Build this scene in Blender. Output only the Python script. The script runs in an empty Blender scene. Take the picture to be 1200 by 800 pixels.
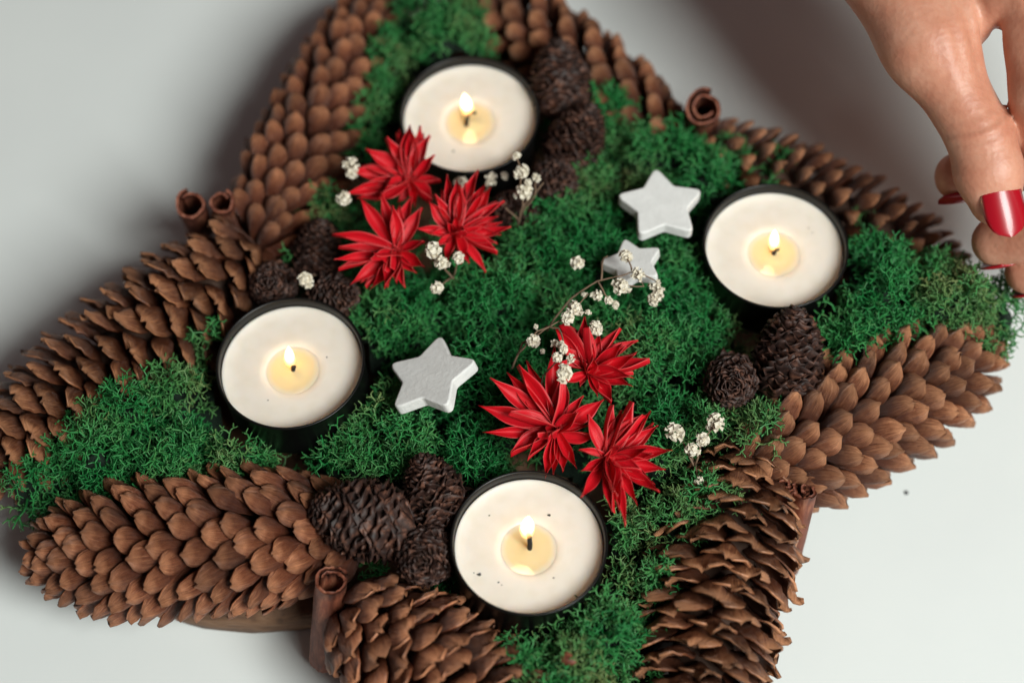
import bpy, bmesh, math, random
import numpy as np
from mathutils import Vector, Matrix

# ------------------------------------------------------------------ camera, world, light
MM = 0.001
FOCAL, EL, DIST, ZREF = 70.0, math.radians(62), 540.0, 35.0     # millimetres
CAM = np.array([0.0, -DIST*math.cos(EL), ZREF + DIST*math.sin(EL)])
FWD = np.array([0.0, math.cos(EL), -math.sin(EL)])
UPV = np.array([0.0, math.sin(EL), math.cos(EL)])
RGT = np.array([1.0, 0.0, 0.0])
TOCAM = -FWD
sc = bpy.context.scene
col = sc.collection

def at(u, v, z):
    """photo pixel (1200x800) and a height in mm -> point in mm"""
    d = FWD + RGT*((u-600)/1200*36/FOCAL) + UPV*((400-v)/1200*36/FOCAL)
    return CAM + d*((z-CAM[2])/d[2])

cd = bpy.data.cameras.new('camera'); cam = bpy.data.objects.new('camera', cd); col.objects.link(cam)
cd.lens = FOCAL; cd.sensor_width = 36; cd.clip_start = 0.02; cd.clip_end = 20
cam.location = Vector(CAM)*MM
cam.rotation_euler = (math.pi/2-EL, 0, 0)
cd.dof.use_dof = True
cd.dof.focus_distance = float(np.dot(at(650, 560, 42)-CAM, FWD))*MM
cd.dof.aperture_fstop = 5.0
sc.camera = cam

w = bpy.data.worlds.new('World'); sc.world = w; w.use_nodes = True
bg = w.node_tree.nodes['Background']
bg.inputs[0].default_value = (1.0, 0.74, 0.72, 1); bg.inputs[1].default_value = 0.072

def area(name, loc, target, size, power, color):
    l = bpy.data.lights.new(name, 'AREA'); l.shape = 'RECTANGLE'; l.size, l.size_y = size
    l.energy = power; l.color = color
    o = bpy.data.objects.new(name, l); col.objects.link(o)
    o.location = loc
    o.rotation_euler = (Vector(target)-Vector(loc)).to_track_quat('-Z', 'Y').to_euler()
    return o
area('window_light', (0.64, -0.65, 1.06), (0, 0, 0), (0.52, 0.62), 24.8, (0.955, 1.0, 0.96))

vs = sc.view_settings
vs.view_transform = 'Standard'; vs.look = 'None'; vs.exposure = 0; vs.gamma = 1; vs.use_curve_mapping = False

# ------------------------------------------------------------------ helpers
def raw_mesh(name, V, F, mat=None, smooth=True, uv=None, attr=None):
    """V (n,3) in mm, F list or (m,k) array; uv per vertex"""
    me = bpy.data.meshes.new(name)
    V = np.asarray(V, float)*MM
    if isinstance(F, np.ndarray):
        m, k = F.shape
        me.vertices.add(len(V)); me.vertices.foreach_set('co', V.astype(np.float32).ravel())
        me.loops.add(m*k); me.polygons.add(m)
        me.loops.foreach_set('vertex_index', F.astype(np.int32).ravel())
        me.polygons.foreach_set('loop_start', np.arange(0, m*k, k, dtype=np.int32))
        me.update(calc_edges=True)
    else:
        me.from_pydata(V.tolist(), [], [list(map(int, f)) for f in F]); me.update()
    if smooth:
        me.polygons.foreach_set('use_smooth', np.ones(len(me.polygons), bool))
    if uv is not None:
        at_ = me.attributes.new('shape_uv', 'FLOAT2', 'POINT')
        at_.data.foreach_set('vector', np.asarray(uv, np.float32).ravel())
    if attr is not None:
        a_ = me.attributes.new('tint', 'FLOAT', 'POINT')
        a_.data.foreach_set('value', np.asarray(attr, np.float32))
    if mat: me.materials.append(mat)
    return me

def link(name, me, parent=None, matrix=None, loc=None):
    o = bpy.data.objects.new(name, me); col.objects.link(o)
    if parent is not None: o.parent = parent
    if matrix is not None: o.matrix_local = matrix
    if loc is not None: o.location = Vector(loc)*MM
    return o

def tag(o, label=None, cat=None, group=None, kind=None):
    for k, v in (('label', label), ('category', cat), ('group', group), ('kind', kind)):
        if v: o[k] = v
    return o

def empty(name, loc, axes=None):
    o = bpy.data.objects.new(name, None); col.objects.link(o)
    o.empty_display_size = 0.005
    m = Matrix.Identity(4)
    if axes is not None:
        for j in range(3):
            for i in range(3): m[i][j] = axes[j][i]
    for i in range(3): m[i][3] = loc[i]*MM
    o.matrix_world = m
    return o

def unit(v):
    v = np.asarray(v, float); return v/np.linalg.norm(v)

def frame(z, hint=(0.0, 0.0, 1.0)):
    z = unit(z); x = np.cross(hint, z)
    if np.linalg.norm(x) < 1e-4: x = np.cross((0, 1, 0), z)
    x = unit(x); return x, np.cross(z, x), z

def mat4(axes, loc, s=1.0):
    m = Matrix.Identity(4)
    for j in range(3):
        for i in range(3): m[i][j] = axes[j][i]*s
    for i in range(3): m[i][3] = loc[i]*MM
    return m

def lathe(profile, n=48, closed_top=False):
    """profile [(r,z)] -> verts, quads"""
    V = []; F = []
    for r, z in profile:
        for k in range(n):
            a = 2*math.pi*k/n; V.append((r*math.cos(a), r*math.sin(a), z))
    for i in range(len(profile)-1):
        for k in range(n):
            k2 = (k+1) % n
            F.append((i*n+k, i*n+k2, (i+1)*n+k2, (i+1)*n+k))
    return V, F

def tube(pts, radii, n=8, cap=True):
    pts = [np.asarray(p, float) for p in pts]
    V = []; F = []
    hint = np.array([0.31, 0.17, 0.93])
    for i, p in enumerate(pts):
        d = pts[min(i+1, len(pts)-1)] - pts[max(i-1, 0)]
        x, y, z = frame(d, hint)
        for k in range(n):
            a = 2*math.pi*k/n
            V.append(p + radii[i]*(math.cos(a)*x + math.sin(a)*y))
    for i in range(len(pts)-1):
        for k in range(n):
            k2 = (k+1) % n
            F.append((i*n+k, i*n+k2, (i+1)*n+k2, (i+1)*n+k))
    if cap:
        F.append(tuple(range(n))[::-1]); b = (len(pts)-1)*n
        F.append(tuple(range(b, b+n)))
    return V, F

def join(parts):
    V = []; F = []; o = 0
    for v, f in parts:
        V += [tuple(p) for p in v]; F += [tuple(i+o for i in q) for q in f]; o += len(v)
    return V, F

# ------------------------------------------------------------------ materials
def nmat(name, base=(0.5, 0.5, 0.5), rough=0.6, **kw):
    m = bpy.data.materials.new(name); m.use_nodes = True
    nt = m.node_tree; b = nt.nodes['Principled BSDF']
    b.inputs['Base Color'].default_value = (*base, 1); b.inputs['Roughness'].default_value = rough
    for k, v in kw.items(): b.inputs[k].default_value = v
    return m, nt, b

def node(nt, t, **inp):
    n = nt.nodes.new(t)
    for k, v in inp.items(): n.inputs[k].default_value = v
    return n

def ramp(nt, fac, stops):
    r = nt.nodes.new('ShaderNodeValToRGB'); el = r.color_ramp.elements
    while len(el) < len(stops): el.new(0.5)
    for e, (p, c) in zip(el, stops): e.position = p; e.color = (*c, 1)
    nt.links.new(fac, r.inputs[0]); return r.outputs[0]

def coords(nt, scale=(1, 1, 1), kind='Object'):
    tc = nt.nodes.new('ShaderNodeTexCoord'); mp = nt.nodes.new('ShaderNodeMapping')
    mp.inputs['Scale'].default_value = scale
    nt.links.new(tc.outputs[kind], mp.inputs[0]); return mp.outputs[0]

def noise(nt, vec, scale, detail=4, rough=0.55, dist=0.0):
    n = node(nt, 'ShaderNodeTexNoise', Scale=scale, Detail=detail, Roughness=rough, Distortion=dist)
    if vec is not None: nt.links.new(vec, n.inputs['Vector'])
    return n.outputs['Fac']

def bump(nt, b, h, strength, dist):
    n = node(nt, 'ShaderNodeBump', Strength=strength, Distance=dist)
    nt.links.new(h, n.inputs['Height']); nt.links.new(n.outputs[0], b.inputs['Normal'])

def mix(nt, fac, a, c, mode='MIX'):
    n = nt.nodes.new('ShaderNodeMix'); n.data_type = 'RGBA'; n.blend_type = mode
    for s, v in ((n.inputs[0], fac), (n.inputs[6], a), (n.inputs[7], c)):
        if hasattr(v, 'links'): nt.links.new(v, s)
        elif isinstance(v, tuple): s.default_value = (*v, 1)
        else: s.default_value = v
    return n.outputs[2]

def math_(nt, op, a, b=0.0):
    n = nt.nodes.new('ShaderNodeMath'); n.operation = op
    for s, v in ((n.inputs[0], a), (n.inputs[1], b)):
        if hasattr(v, 'links'): nt.links.new(v, s)
        else: s.default_value = v
    return n.outputs[0]

def objrand(nt):
    return nt.nodes.new('ShaderNodeObjectInfo').outputs['Random']

def attr(nt, name, out='Fac'):
    a = nt.nodes.new('ShaderNodeAttribute'); a.attribute_name = name; return a.outputs[out]

# table
M_table, nt, b = nmat('white_table', rough=0.42)
c = coords(nt)
nt.links.new(ramp(nt, noise(nt, c, 14, 5), [(0.3, (0.72, 0.745, 0.735)), (0.7, (0.76, 0.785, 0.77))]), b.inputs['Base Color'])
bump(nt, b, noise(nt, coords(nt, (1, 3, 1)), 350, 3), 0.05, 0.0004)

# wood
M_wood, nt, b = nmat('wood_slab', rough=0.7)
c = coords(nt, (1, 1, 6))
f = noise(nt, c, 60, 6, 0.6, 1.5)
nt.links.new(ramp(nt, f, [(0.25, (0.06, 0.028, 0.014)), (0.5, (0.16, 0.08, 0.04)), (0.8, (0.26, 0.15, 0.085))]), b.inputs['Base Color'])
bump(nt, b, f, 0.6, 0.001)

def cone_mat(name, dark, mid, light, spread=0.7):
    m, nt, b = nmat(name, rough=0.42)
    uv = attr(nt, 'shape_uv', 'Vector')
    sx = nt.nodes.new('ShaderNodeSeparateXYZ'); nt.links.new(uv, sx.inputs[0])
    rnd = objrand(nt)
    # fibres that fan along the scale
    mp = nt.nodes.new('ShaderNodeMapping'); mp.inputs['Scale'].default_value = (9, 1.1, 1)
    nt.links.new(uv, mp.inputs[0])
    cb = nt.nodes.new('ShaderNodeCombineXYZ'); nt.links.new(math_(nt, 'MULTIPLY', rnd, 37.0), cb.inputs[2])
    ad = nt.nodes.new('ShaderNodeVectorMath'); nt.links.new(mp.outputs[0], ad.inputs[0]); nt.links.new(cb.outputs[0], ad.inputs[1])
    fib = noise(nt, ad.outputs[0], 2.4, 7, 0.72, 0.5)
    blotch = noise(nt, coords(nt), 260, 5, 0.65)
    k = math_(nt, 'ADD', math_(nt, 'MULTIPLY', fib, 0.75), math_(nt, 'MULTIPLY', blotch, 0.35))
    colr = ramp(nt, k, [(0.40, dark), (0.54, mid), (0.68, light)])
    # rust-red claw, darkened further as painted shade in the gaps; free end tan
    body = nt.nodes.new('ShaderNodeMapRange'); nt.links.new(sx.outputs[1], body.inputs[0])
    for i, v in ((1, 0.66), (2, 0.92), (3, 0.9), (4, 0.0)): body.inputs[i].default_value = v
    colr = mix(nt, body.outputs[0], colr, mix(nt, fib, (dark[0]*.5, dark[1]*.4, dark[2]*.4), (mid[0]*.55, mid[1]*.42, mid[2]*.4)))
    # natural pale papery margin of the scale
    edge = nt.nodes.new('ShaderNodeMapRange'); nt.links.new(sx.outputs[1], edge.inputs[0])
    for i, v in ((1, 0.84), (2, 1.0), (3, 0.0), (4, 0.65)): edge.inputs[i].default_value = v
    colr = mix(nt, edge.outputs[0], colr, light)
    br = nt.nodes.new('ShaderNodeMapRange'); nt.links.new(rnd, br.inputs[0])
    for i, v in ((1, 0), (2, 1), (3, 1-spread/2), (4, 1+spread/2)): br.inputs[i].default_value = v
    vm = nt.nodes.new('ShaderNodeVectorMath'); vm.operation = 'SCALE'
    nt.links.new(colr, vm.inputs[0]); nt.links.new(br.outputs[0], vm.inputs['Scale'])
    nt.links.new(vm.outputs[0], b.inputs['Base Color'])
    bump(nt, b, k, 1.0, 0.0011)
    return m
M_scale_red = cone_mat('cone_scale_reddish', (0.062, 0.013, 0.006), (0.235, 0.073, 0.031), (0.58, 0.25, 0.125))
M_scale_tan = cone_mat('cone_scale_tan', (0.068, 0.016, 0.007), (0.26, 0.086, 0.036), (0.61, 0.285, 0.145))
M_scale_brown = cone_mat('cone_scale_brown', (0.055, 0.014, 0.006), (0.21, 0.072, 0.030), (0.54, 0.245, 0.12))
M_core, nt, b = nmat('cone_core', (0.05, 0.022, 0.012), 0.8)

M_small, nt, b = nmat('small_cone', rough=0.62)
f = noise(nt, coords(nt), 420, 4)
nt.links.new(ramp(nt, f, [(0.3, (0.010, 0.004, 0.003)), (0.52, (0.038, 0.014, 0.009)), (0.72, (0.17, 0.07, 0.042))]), b.inputs['Base Color'])
bump(nt, b, f, 0.5, 0.0004)

# moss
M_moss, nt, b = nmat('reindeer_moss', rough=0.5)
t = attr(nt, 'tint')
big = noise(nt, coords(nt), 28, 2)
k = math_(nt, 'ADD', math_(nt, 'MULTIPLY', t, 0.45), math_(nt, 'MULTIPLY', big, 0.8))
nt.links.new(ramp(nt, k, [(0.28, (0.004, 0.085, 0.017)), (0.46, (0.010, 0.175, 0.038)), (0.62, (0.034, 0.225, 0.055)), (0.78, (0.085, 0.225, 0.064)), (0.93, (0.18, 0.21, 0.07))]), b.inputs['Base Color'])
b.inputs['Transmission Weight'].default_value = 0.0
M_moss_gap_shade, nt, b = nmat('moss_gap_shade', (0.003, 0.014, 0.006), 0.95)  # near-black filler under the sprigs, shade of the gaps put into its colour
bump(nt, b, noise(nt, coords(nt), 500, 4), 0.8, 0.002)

# candle
M_cup, nt, b = nmat('black_candle_cup', (0.004, 0.004, 0.004), 0.36, Metallic=0.0)
b.inputs['Specular IOR Level'].default_value = 0.3
M_wax, nt, b = nmat('cream_wax', (0.88, 0.82, 0.72), 0.42)
b.inputs['Subsurface Weight'].default_value = 0.5
b.inputs['Subsurface Radius'].default_value = (1.0, 0.75, 0.5); b.inputs['Subsurface Scale'].default_value = 0.002
sp = noise(nt, coords(nt), 260, 2, 0.4)
nt.links.new(ramp(nt, sp, [(0.25, (0.77, 0.70, 0.61)), (0.6, (0.81, 0.745, 0.67))]), b.inputs['Base Color'])
bump(nt, b, noise(nt, coords(nt), 180, 3), 0.08, 0.0006)
M_pool, nt, b = nmat('molten_wax', (0.74, 0.60, 0.36), 0.06)
b.inputs['Subsurface Weight'].default_value = 0.8
b.inputs['Subsurface Radius'].default_value = (1.0, 0.7, 0.35); b.inputs['Subsurface Scale'].default_value = 0.003
sx = nt.nodes.new('ShaderNodeSeparateXYZ'); nt.links.new(coords(nt), sx.inputs[0])
rr_ = math_(nt, 'MULTIPLY', math_(nt, 'SQRT', math_(nt, 'ADD', math_(nt, 'POWER', sx.outputs[0], 2.0), math_(nt, 'POWER', sx.outputs[1], 2.0))), 1/0.007)
rr_ = math_(nt, 'ADD', rr_, math_(nt, 'MULTIPLY', math_(nt, 'SUBTRACT', noise(nt, coords(nt), 170, 2), .5), .25))
nt.links.new(ramp(nt, rr_, [(0.2, (0.72, 0.58, 0.33)), (0.78, (0.76, 0.62, 0.38)), (1.0, (0.80, 0.715, 0.57))]), b.inputs['Base Color'])
M_wick, nt, b = nmat('burnt_wick', (0.012, 0.009, 0.008), 0.9)
M_flame = bpy.data.materials.new('flame'); M_flame.use_nodes = True
nt = M_flame.node_tree; nt.nodes.clear()
out = nt.nodes.new('ShaderNodeOutputMaterial')
tc = nt.nodes.new('ShaderNodeTexCoord'); sx = nt.nodes.new('ShaderNodeSeparateXYZ'); nt.links.new(tc.outputs['Object'], sx.inputs[0])
hz = math_(nt, 'MULTIPLY', sx.outputs[2], 1/0.0130)               # 0 at the root, 1 at the tip
em = nt.nodes.new('ShaderNodeEmission')
nt.links.new(ramp(nt, hz, [(0.0, (0.9, 0.25, 0.05)), (0.28, (1.0, 0.55, 0.16)), (0.55, (1.0, 0.82, 0.50)), (1.0, (1.0, 0.70, 0.32))]), em.inputs[0])
r2 = math_(nt, 'ADD', math_(nt, 'POWER', sx.outputs[0], 2.0), math_(nt, 'POWER', sx.outputs[1], 2.0))
fall = math_(nt, 'SUBTRACT', 1.0, math_(nt, 'DIVIDE', r2, 0.0020**2))
fall = math_(nt, 'MAXIMUM', fall, 0.0)
lo = nt.nodes.new('ShaderNodeMapRange'); nt.links.new(hz, lo.inputs[0])
for i, v in ((1, 0.0), (2, 0.5), (3, 0.05), (4, 1.0)): lo.inputs[i].default_value = v
nt.links.new(math_(nt, 'MULTIPLY', math_(nt, 'MULTIPLY', fall, lo.outputs[0]), 1900.0), em.inputs[1])
nt.links.new(em.outputs[0], out.inputs['Volume'])

# plaster star
M_star, nt, b = nmat('white_plaster', rough=0.75)
f = noise(nt, coords(nt), 220, 5)
nt.links.new(ramp(nt, f, [(0.3, (0.70, 0.69, 0.67)), (0.7, (0.80, 0.79, 0.77))]), b.inputs['Base Color'])
bump(nt, b, noise(nt, coords(nt), 700, 6, .7), 0.45, 0.0005)

# red petals with pale ribs along the margins
M_petal, nt, b = nmat('red_petal', rough=0.5)
uv = attr(nt, 'shape_uv', 'Vector'); sx = nt.nodes.new('ShaderNodeSeparateXYZ'); nt.links.new(uv, sx.inputs[0])
q = math_(nt, 'ABSOLUTE', sx.outputs[0])
mp = nt.nodes.new('ShaderNodeMapping'); mp.inputs['Scale'].default_value = (7, 0.8, 1); nt.links.new(uv, mp.inputs[0])
f = noise(nt, mp.outputs[0], 2.0, 4)
base = ramp(nt, f, [(0.3, (0.36, 0.001, 0.007)), (0.7, (0.78, 0.004, 0.016))])
base = mix(nt, ramp(nt, q, [(0.90, (0, 0, 0)), (0.98, (0.24, 0.24, 0.24))]), base, (0.85, 0.20, 0.17))
nt.links.new(base, b.inputs['Base Color'])
b.inputs['Sheen Weight'].default_value = 0.0
bump(nt, b, f, 0.4, 0.0005)

M_blossom, nt, b = nmat('dried_white_blossom', rough=0.8)
f = noise(nt, coords(nt), 900, 3)
nt.links.new(ramp(nt, f, [(0.3, (0.50, 0.42, 0.29)), (0.55, (0.76, 0.70, 0.58)), (0.8, (0.84, 0.80, 0.72))]), b.inputs['Base Color'])
M_stem, nt, b = nmat('dried_stem', (0.19, 0.12, 0.075), 0.8)

M_cinn, nt, b = nmat('cinnamon_bark', rough=0.62)
f = noise(nt, coords(nt, (1, 1, 0.25)), 420, 5, 0.65)
nt.links.new(ramp(nt, f, [(0.34, (0.08, 0.019, 0.009)), (0.54, (0.20, 0.055, 0.027)), (0.72, (0.36, 0.14, 0.075))]), b.inputs['Base Color'])
bump(nt, b, f, 0.6, 0.0007)

M_skin, nt, b = nmat('skin', rough=0.45)
c = coords(nt)
f = noise(nt, c, 110, 7, 0.68)
nt.links.new(ramp(nt, f, [(0.30, (0.50, 0.195, 0.12)), (0.50, (0.58, 0.26, 0.168)), (0.72, (0.65, 0.335, 0.23))]), b.inputs['Base Color'])
b.inputs['Subsurface Weight'].default_value = 0.25
b.inputs['Subsurface Radius'].default_value = (1.0, 0.35, 0.2); b.inputs['Subsurface Scale'].default_value = 0.002
vor = node(nt, 'ShaderNodeTexVoronoi', Scale=650); nt.links.new(c, vor.inputs['Vector'])
bump(nt, b, math_(nt, 'ADD', math_(nt, 'MULTIPLY', noise(nt, c, 240, 7, .65), 1.2), math_(nt, 'MULTIPLY', vor.outputs['Distance'], 0.35)), 0.30, 0.0007)
M_nail, nt, b = nmat('red_nail_polish', (0.36, 0.003, 0.012), 0.3)
b.inputs['Coat Weight'].default_value = 0.25; b.inputs['Coat Roughness'].default_value = 0.1
M_speck, nt, b = nmat('dark_speck', (0.05, 0.05, 0.05), 0.8)

rng = np.random.default_rng(11)
random.seed(5)

# ------------------------------------------------------------------ setting: table
V = [(-1500, -1500, 0), (1500, -1500, 0), (1500, 1500, 0), (-1500, 1500, 0)]
tag(link('table', raw_mesh('table', V, [(0, 1, 2, 3)], M_table, False)), 'plain white table top under the decoration', kind='structure')

# ------------------------------------------------------------------ wooden slab
ZS = 11.0
outline = [(25, 560), (40, 620), (100, 678), (165, 708), (235, 731), (310, 737), (375, 733), (440, 760), (520, 850), (650, 900), (770, 860),
           (835, 760), (870, 640), (930, 560), (1060, 490), (1130, 410), (1120, 350), (1010, 260), (900, 205), (790, 140), (650, 60), (540, 10),
           (460, 40), (390, 130), (310, 240), (240, 310), (110, 410), (30, 490)]
P = np.array([at(u, v, 6)[:2] for u, v in outline]); ctr = P.mean(0)
# smooth outline
pts = []
n = len(P)
for i in range(n):
    p0, p1, p2, p3 = P[i-1], P[i], P[(i+1) % n], P[(i+2) % n]
    for t in (0, .25, .5, .75):
        pts.append(0.5*((2*p1)+(-p0+p2)*t+(2*p0-5*p1+4*p2-p3)*t*t+(-p0+3*p1-3*p2+p3)*t**3))
pts = np.array(pts); m = len(pts)
V = []
for s_, z in ((0.975, 0.3), (0.992, 1.5), (1.0, 5.5), (0.994, 9.4), (0.975, ZS)):
    for i, p in enumerate(pts):
        j = rng.normal(0, 0.25) if 1 < z < 10 else 0
        d = unit(p-ctr); q = ctr+(p-ctr)*s_+d*j; V.append((q[0], q[1], z))
F = [(r*m+i, r*m+(i+1) % m, (r+1)*m+(i+1) % m, (r+1)*m+i) for r in range(4) for i in range(m)]
V.append((ctr[0], ctr[1], ZS)); F += [(4*m+i, 4*m+(i+1) % m, len(V)-1) for i in range(m)]
tag(link('wooden_board', raw_mesh('wooden_board', V, F, M_wood)), 'brown star-shaped wooden slab lying flat under the cones and moss', 'board')

# ------------------------------------------------------------------ spruce cones
def scale_mesh(name, mat, W, L, dome, curl, wave, seed, thick=0.8, keel=0.10):
    """spoon-shaped seed scale: y along its length (0..L), z outward"""
    r = np.random.default_rng(seed)
    ns, nq = 11, 8
    top = []; uv = []
    ph = r.uniform(0, 6.3); a2 = r.uniform(-.5, .5)
    for i in range(ns+1):
        s = (i/ns)**0.85
        if i == ns: s = 1.0
        # width profile: narrow claw, broad shoulder, rounded or truncated end
        sm_ = 0.70 if wave > .3 else 0.76
        if s < sm_: wd = 0.26+0.74*math.sin(math.pi/2*(s/sm_))**(1.5 if wave > .3 else 2.2)
        else: wd = max(0.0, 1-((s-sm_)/(1.01-sm_))**(2.0+0.9*wave))**(0.58)
        for j in range(nq+1):
            q = -1+2*j/nq
            tipx = 1+wave*0.06*math.sin(3.3*q+ph)*(s**5) - 0.03*(q*q)*(s**3)
            x = W/2*wd*q
            y = L*s*tipx
            z = dome*W*(1-abs(q)**2.2)*(0.25+0.75*math.sin(math.pi*min(1, s*0.92))**.8)*(0.3+.7*wd)
            z += curl*L*max(0, s-.35)**2*2.2 + (keel*W*math.exp(-(q/.35)**2)*math.sin(math.pi*min(1, s*.9))*wd)
            z += wave*0.06*W*math.sin(2.9*q+ph+2.2*a2)*s**4 + a2*0.06*W*q*s
            z += 0.022*W*r.normal()*s + .045*W*math.sin(3.7*q+ph*1.7)*math.sin(6.5*s+a2*5)
            top.append((x, y, z)); uv.append((q, s))
    N = len(top)
    V = list(top); UV = list(uv)
    for (x, y, z), (q, s) in zip(top, uv):
        V.append((x*0.97, y*0.985, z-thick*(1-0.35*abs(q)))); UV.append((q, s))
    F = []
    g = lambda i, j: i*(nq+1)+j
    for i in range(ns):
        for j in range(nq):
            F.append((g(i, j), g(i, j+1), g(i+1, j+1), g(i+1, j)))
            F.append((N+g(i, j), N+g(i+1, j), N+g(i+1, j+1), N+g(i, j+1)))
    for i in range(ns):
        F.append((g(i, 0), g(i+1, 0), N+g(i+1, 0), N+g(i, 0)))
        F.append((g(i, nq), N+g(i, nq), N+g(i+1, nq), g(i+1, nq)))
    for j in range(nq):
        F.append((g(ns, j), g(ns, j+1), N+g(ns, j+1), N+g(ns, j)))
    return raw_mesh(name, V, F, mat, True, uv=UV)

def prof(t):
    """cone outline along its length 0 (stem) .. 1 (tip)"""
    return (min(1.0, 0.62+0.38*math.sin(min(1, t/0.30)*math.pi/2)))*(max(0.0, 1-max(0, (t-0.50)/0.51)**2.4))**0.55

GA = math.pi*(3-math.sqrt(5))
def spruce_cone(label, b_px, t_px, zb, zt, R, n, theta, W, dome, curl, wave, mat, roll, seed):
    r = np.random.default_rng(seed)
    B = at(*b_px, zb); T = at(*t_px, zt); Ax = T-B; L = np.linalg.norm(Ax)
    X, Y, Z = frame(Ax)
    root = empty('spruce_cone', B, (X, Y, Z))
    tag(root, label, 'pine cone', 'large spruce cones around the board')
    prof_pts = [(0.01, 0.0)]+[(max(0.2, R*0.42*prof(t)), L*t*0.93+0.5) for t in np.linspace(0, 1, 16)]
    V, F = lathe(prof_pts, 20)
    link('core', raw_mesh('cone_core', V, F, M_core), root)
    meshes = [scale_mesh('cone_scale', mat, W*r.uniform(.94, 1.06), 18*(R/19), dome*r.uniform(.85, 1.15), curl*r.uniform(.7, 1.3), wave*r.uniform(.5, 1.4), seed*10+k) for k in range(8)]
    up_l = np.array([X[2], Y[2], Z[2]])
    for i in range(n):
        t = (i+0.5)/n
        t = t**0.96
        a = i*GA+roll+r.normal(0, .022); t = min(.999, max(.002, t+r.normal(0, .002)))
        rad = np.array([math.cos(a), math.sin(a), 0.0]); axl = np.array([0, 0, 1.0]); tan = np.cross(axl, rad)
        if np.dot(rad, up_l) < -0.80: continue          # pressed against the board
        p = prof(t)
        th = math.radians(theta)*(0.30+0.70*min(1, p*1.05))*r.uniform(.84, 1.16) + math.radians(16)*max(0, 1-t/.14)
        s = (0.55+0.45*p)*r.uniform(.88, 1.10)
        LS = 18*(R/19)
        lim = (t*L+6)/(LS*s*math.cos(th)); sy = min(1.0, lim)
        rc = max(R*p*r.uniform(.96, 1.03) - LS*s*sy*math.sin(th), 0.6*p)
        d = math.cos(th)*axl + math.sin(th)*rad
        nrm = -math.sin(th)*axl + math.cos(th)*rad
        tw = r.normal(0, 0.09)
        tx = math.cos(tw)*np.cross(d, nrm) + math.sin(tw)*nrm
        zz = np.cross(tx, d)
        tilt = r.normal(0, 0.06)
        d2 = math.cos(tilt)*d + math.sin(tilt)*tx; tx2 = np.cross(d2, zz)
        h = t*L*0.99 - LS*s*sy*math.cos(th)
        loc = rad*rc + axl*h
        d2 = d2*sy
        o = link('scale', meshes[int(r.integers(8))], root, mat4((tx2, d2, zz), loc, s))
    return root

spruce_cone('spruce cone with open scales at the upper edge of the left arm of the star', (292, 305), (-38, 572), 30, 26, 19.5, 158, 60, 11.2, .17, .05, 1.1, M_scale_brown, 0.4, 21)
spruce_cone('spruce cone with tight rounded scales at lower left, exposed slab edge under it', (398, 624), (22, 654), 30, 27, 21, 205, 58, 8.3, .28, -.08, .34, M_scale_red, 1.1, 22)
spruce_cone('knobbly spruce cone above the double cinnamon roll, left side of the top arm', (303, 280), (462, -24), 30, 27, 17, 190, 60, 6.5, .42, -.10, .18, M_scale_red, 2.0, 23)
spruce_cone('blurred spruce cone behind the candle with a curled wick, right side of the top arm', (778, 165), (520, -28), 30, 27, 17.0, 140, 62, 6.4, .46, -.05, .10, M_scale_tan, 2.9, 24)
spruce_cone('slim spruce cone with spiky open scales nearest the reaching hand', (826, 176), (1140, 335), 28, 24, 16.5, 142, 66, 5.6, .42, -.03, .15, M_scale_tan, 0.9, 25)
spruce_cone('light brown spruce cone with blunt scales below the right arm of moss', (884, 556), (1172, 396), 30, 28, 20, 198, 60, 7.4, .36, -.06, .40, M_scale_tan, 1.7, 26)
spruce_cone('spruce cone cut off by the bottom edge, beside the lone cinnamon stick', (418, 726), (705, 917), 30, 27, 19.5, 155, 57, 10.8, .20, -.01, 1.0, M_scale_red, 0.2, 27)
spruce_cone('spruce cone with ragged open scales at lower right, cut off by the bottom edge', (872, 554), (790, 905), 31, 26, 19, 142, 58, 13.2, .16, .05, 1.4, M_scale_brown, 2.4, 28)

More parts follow.
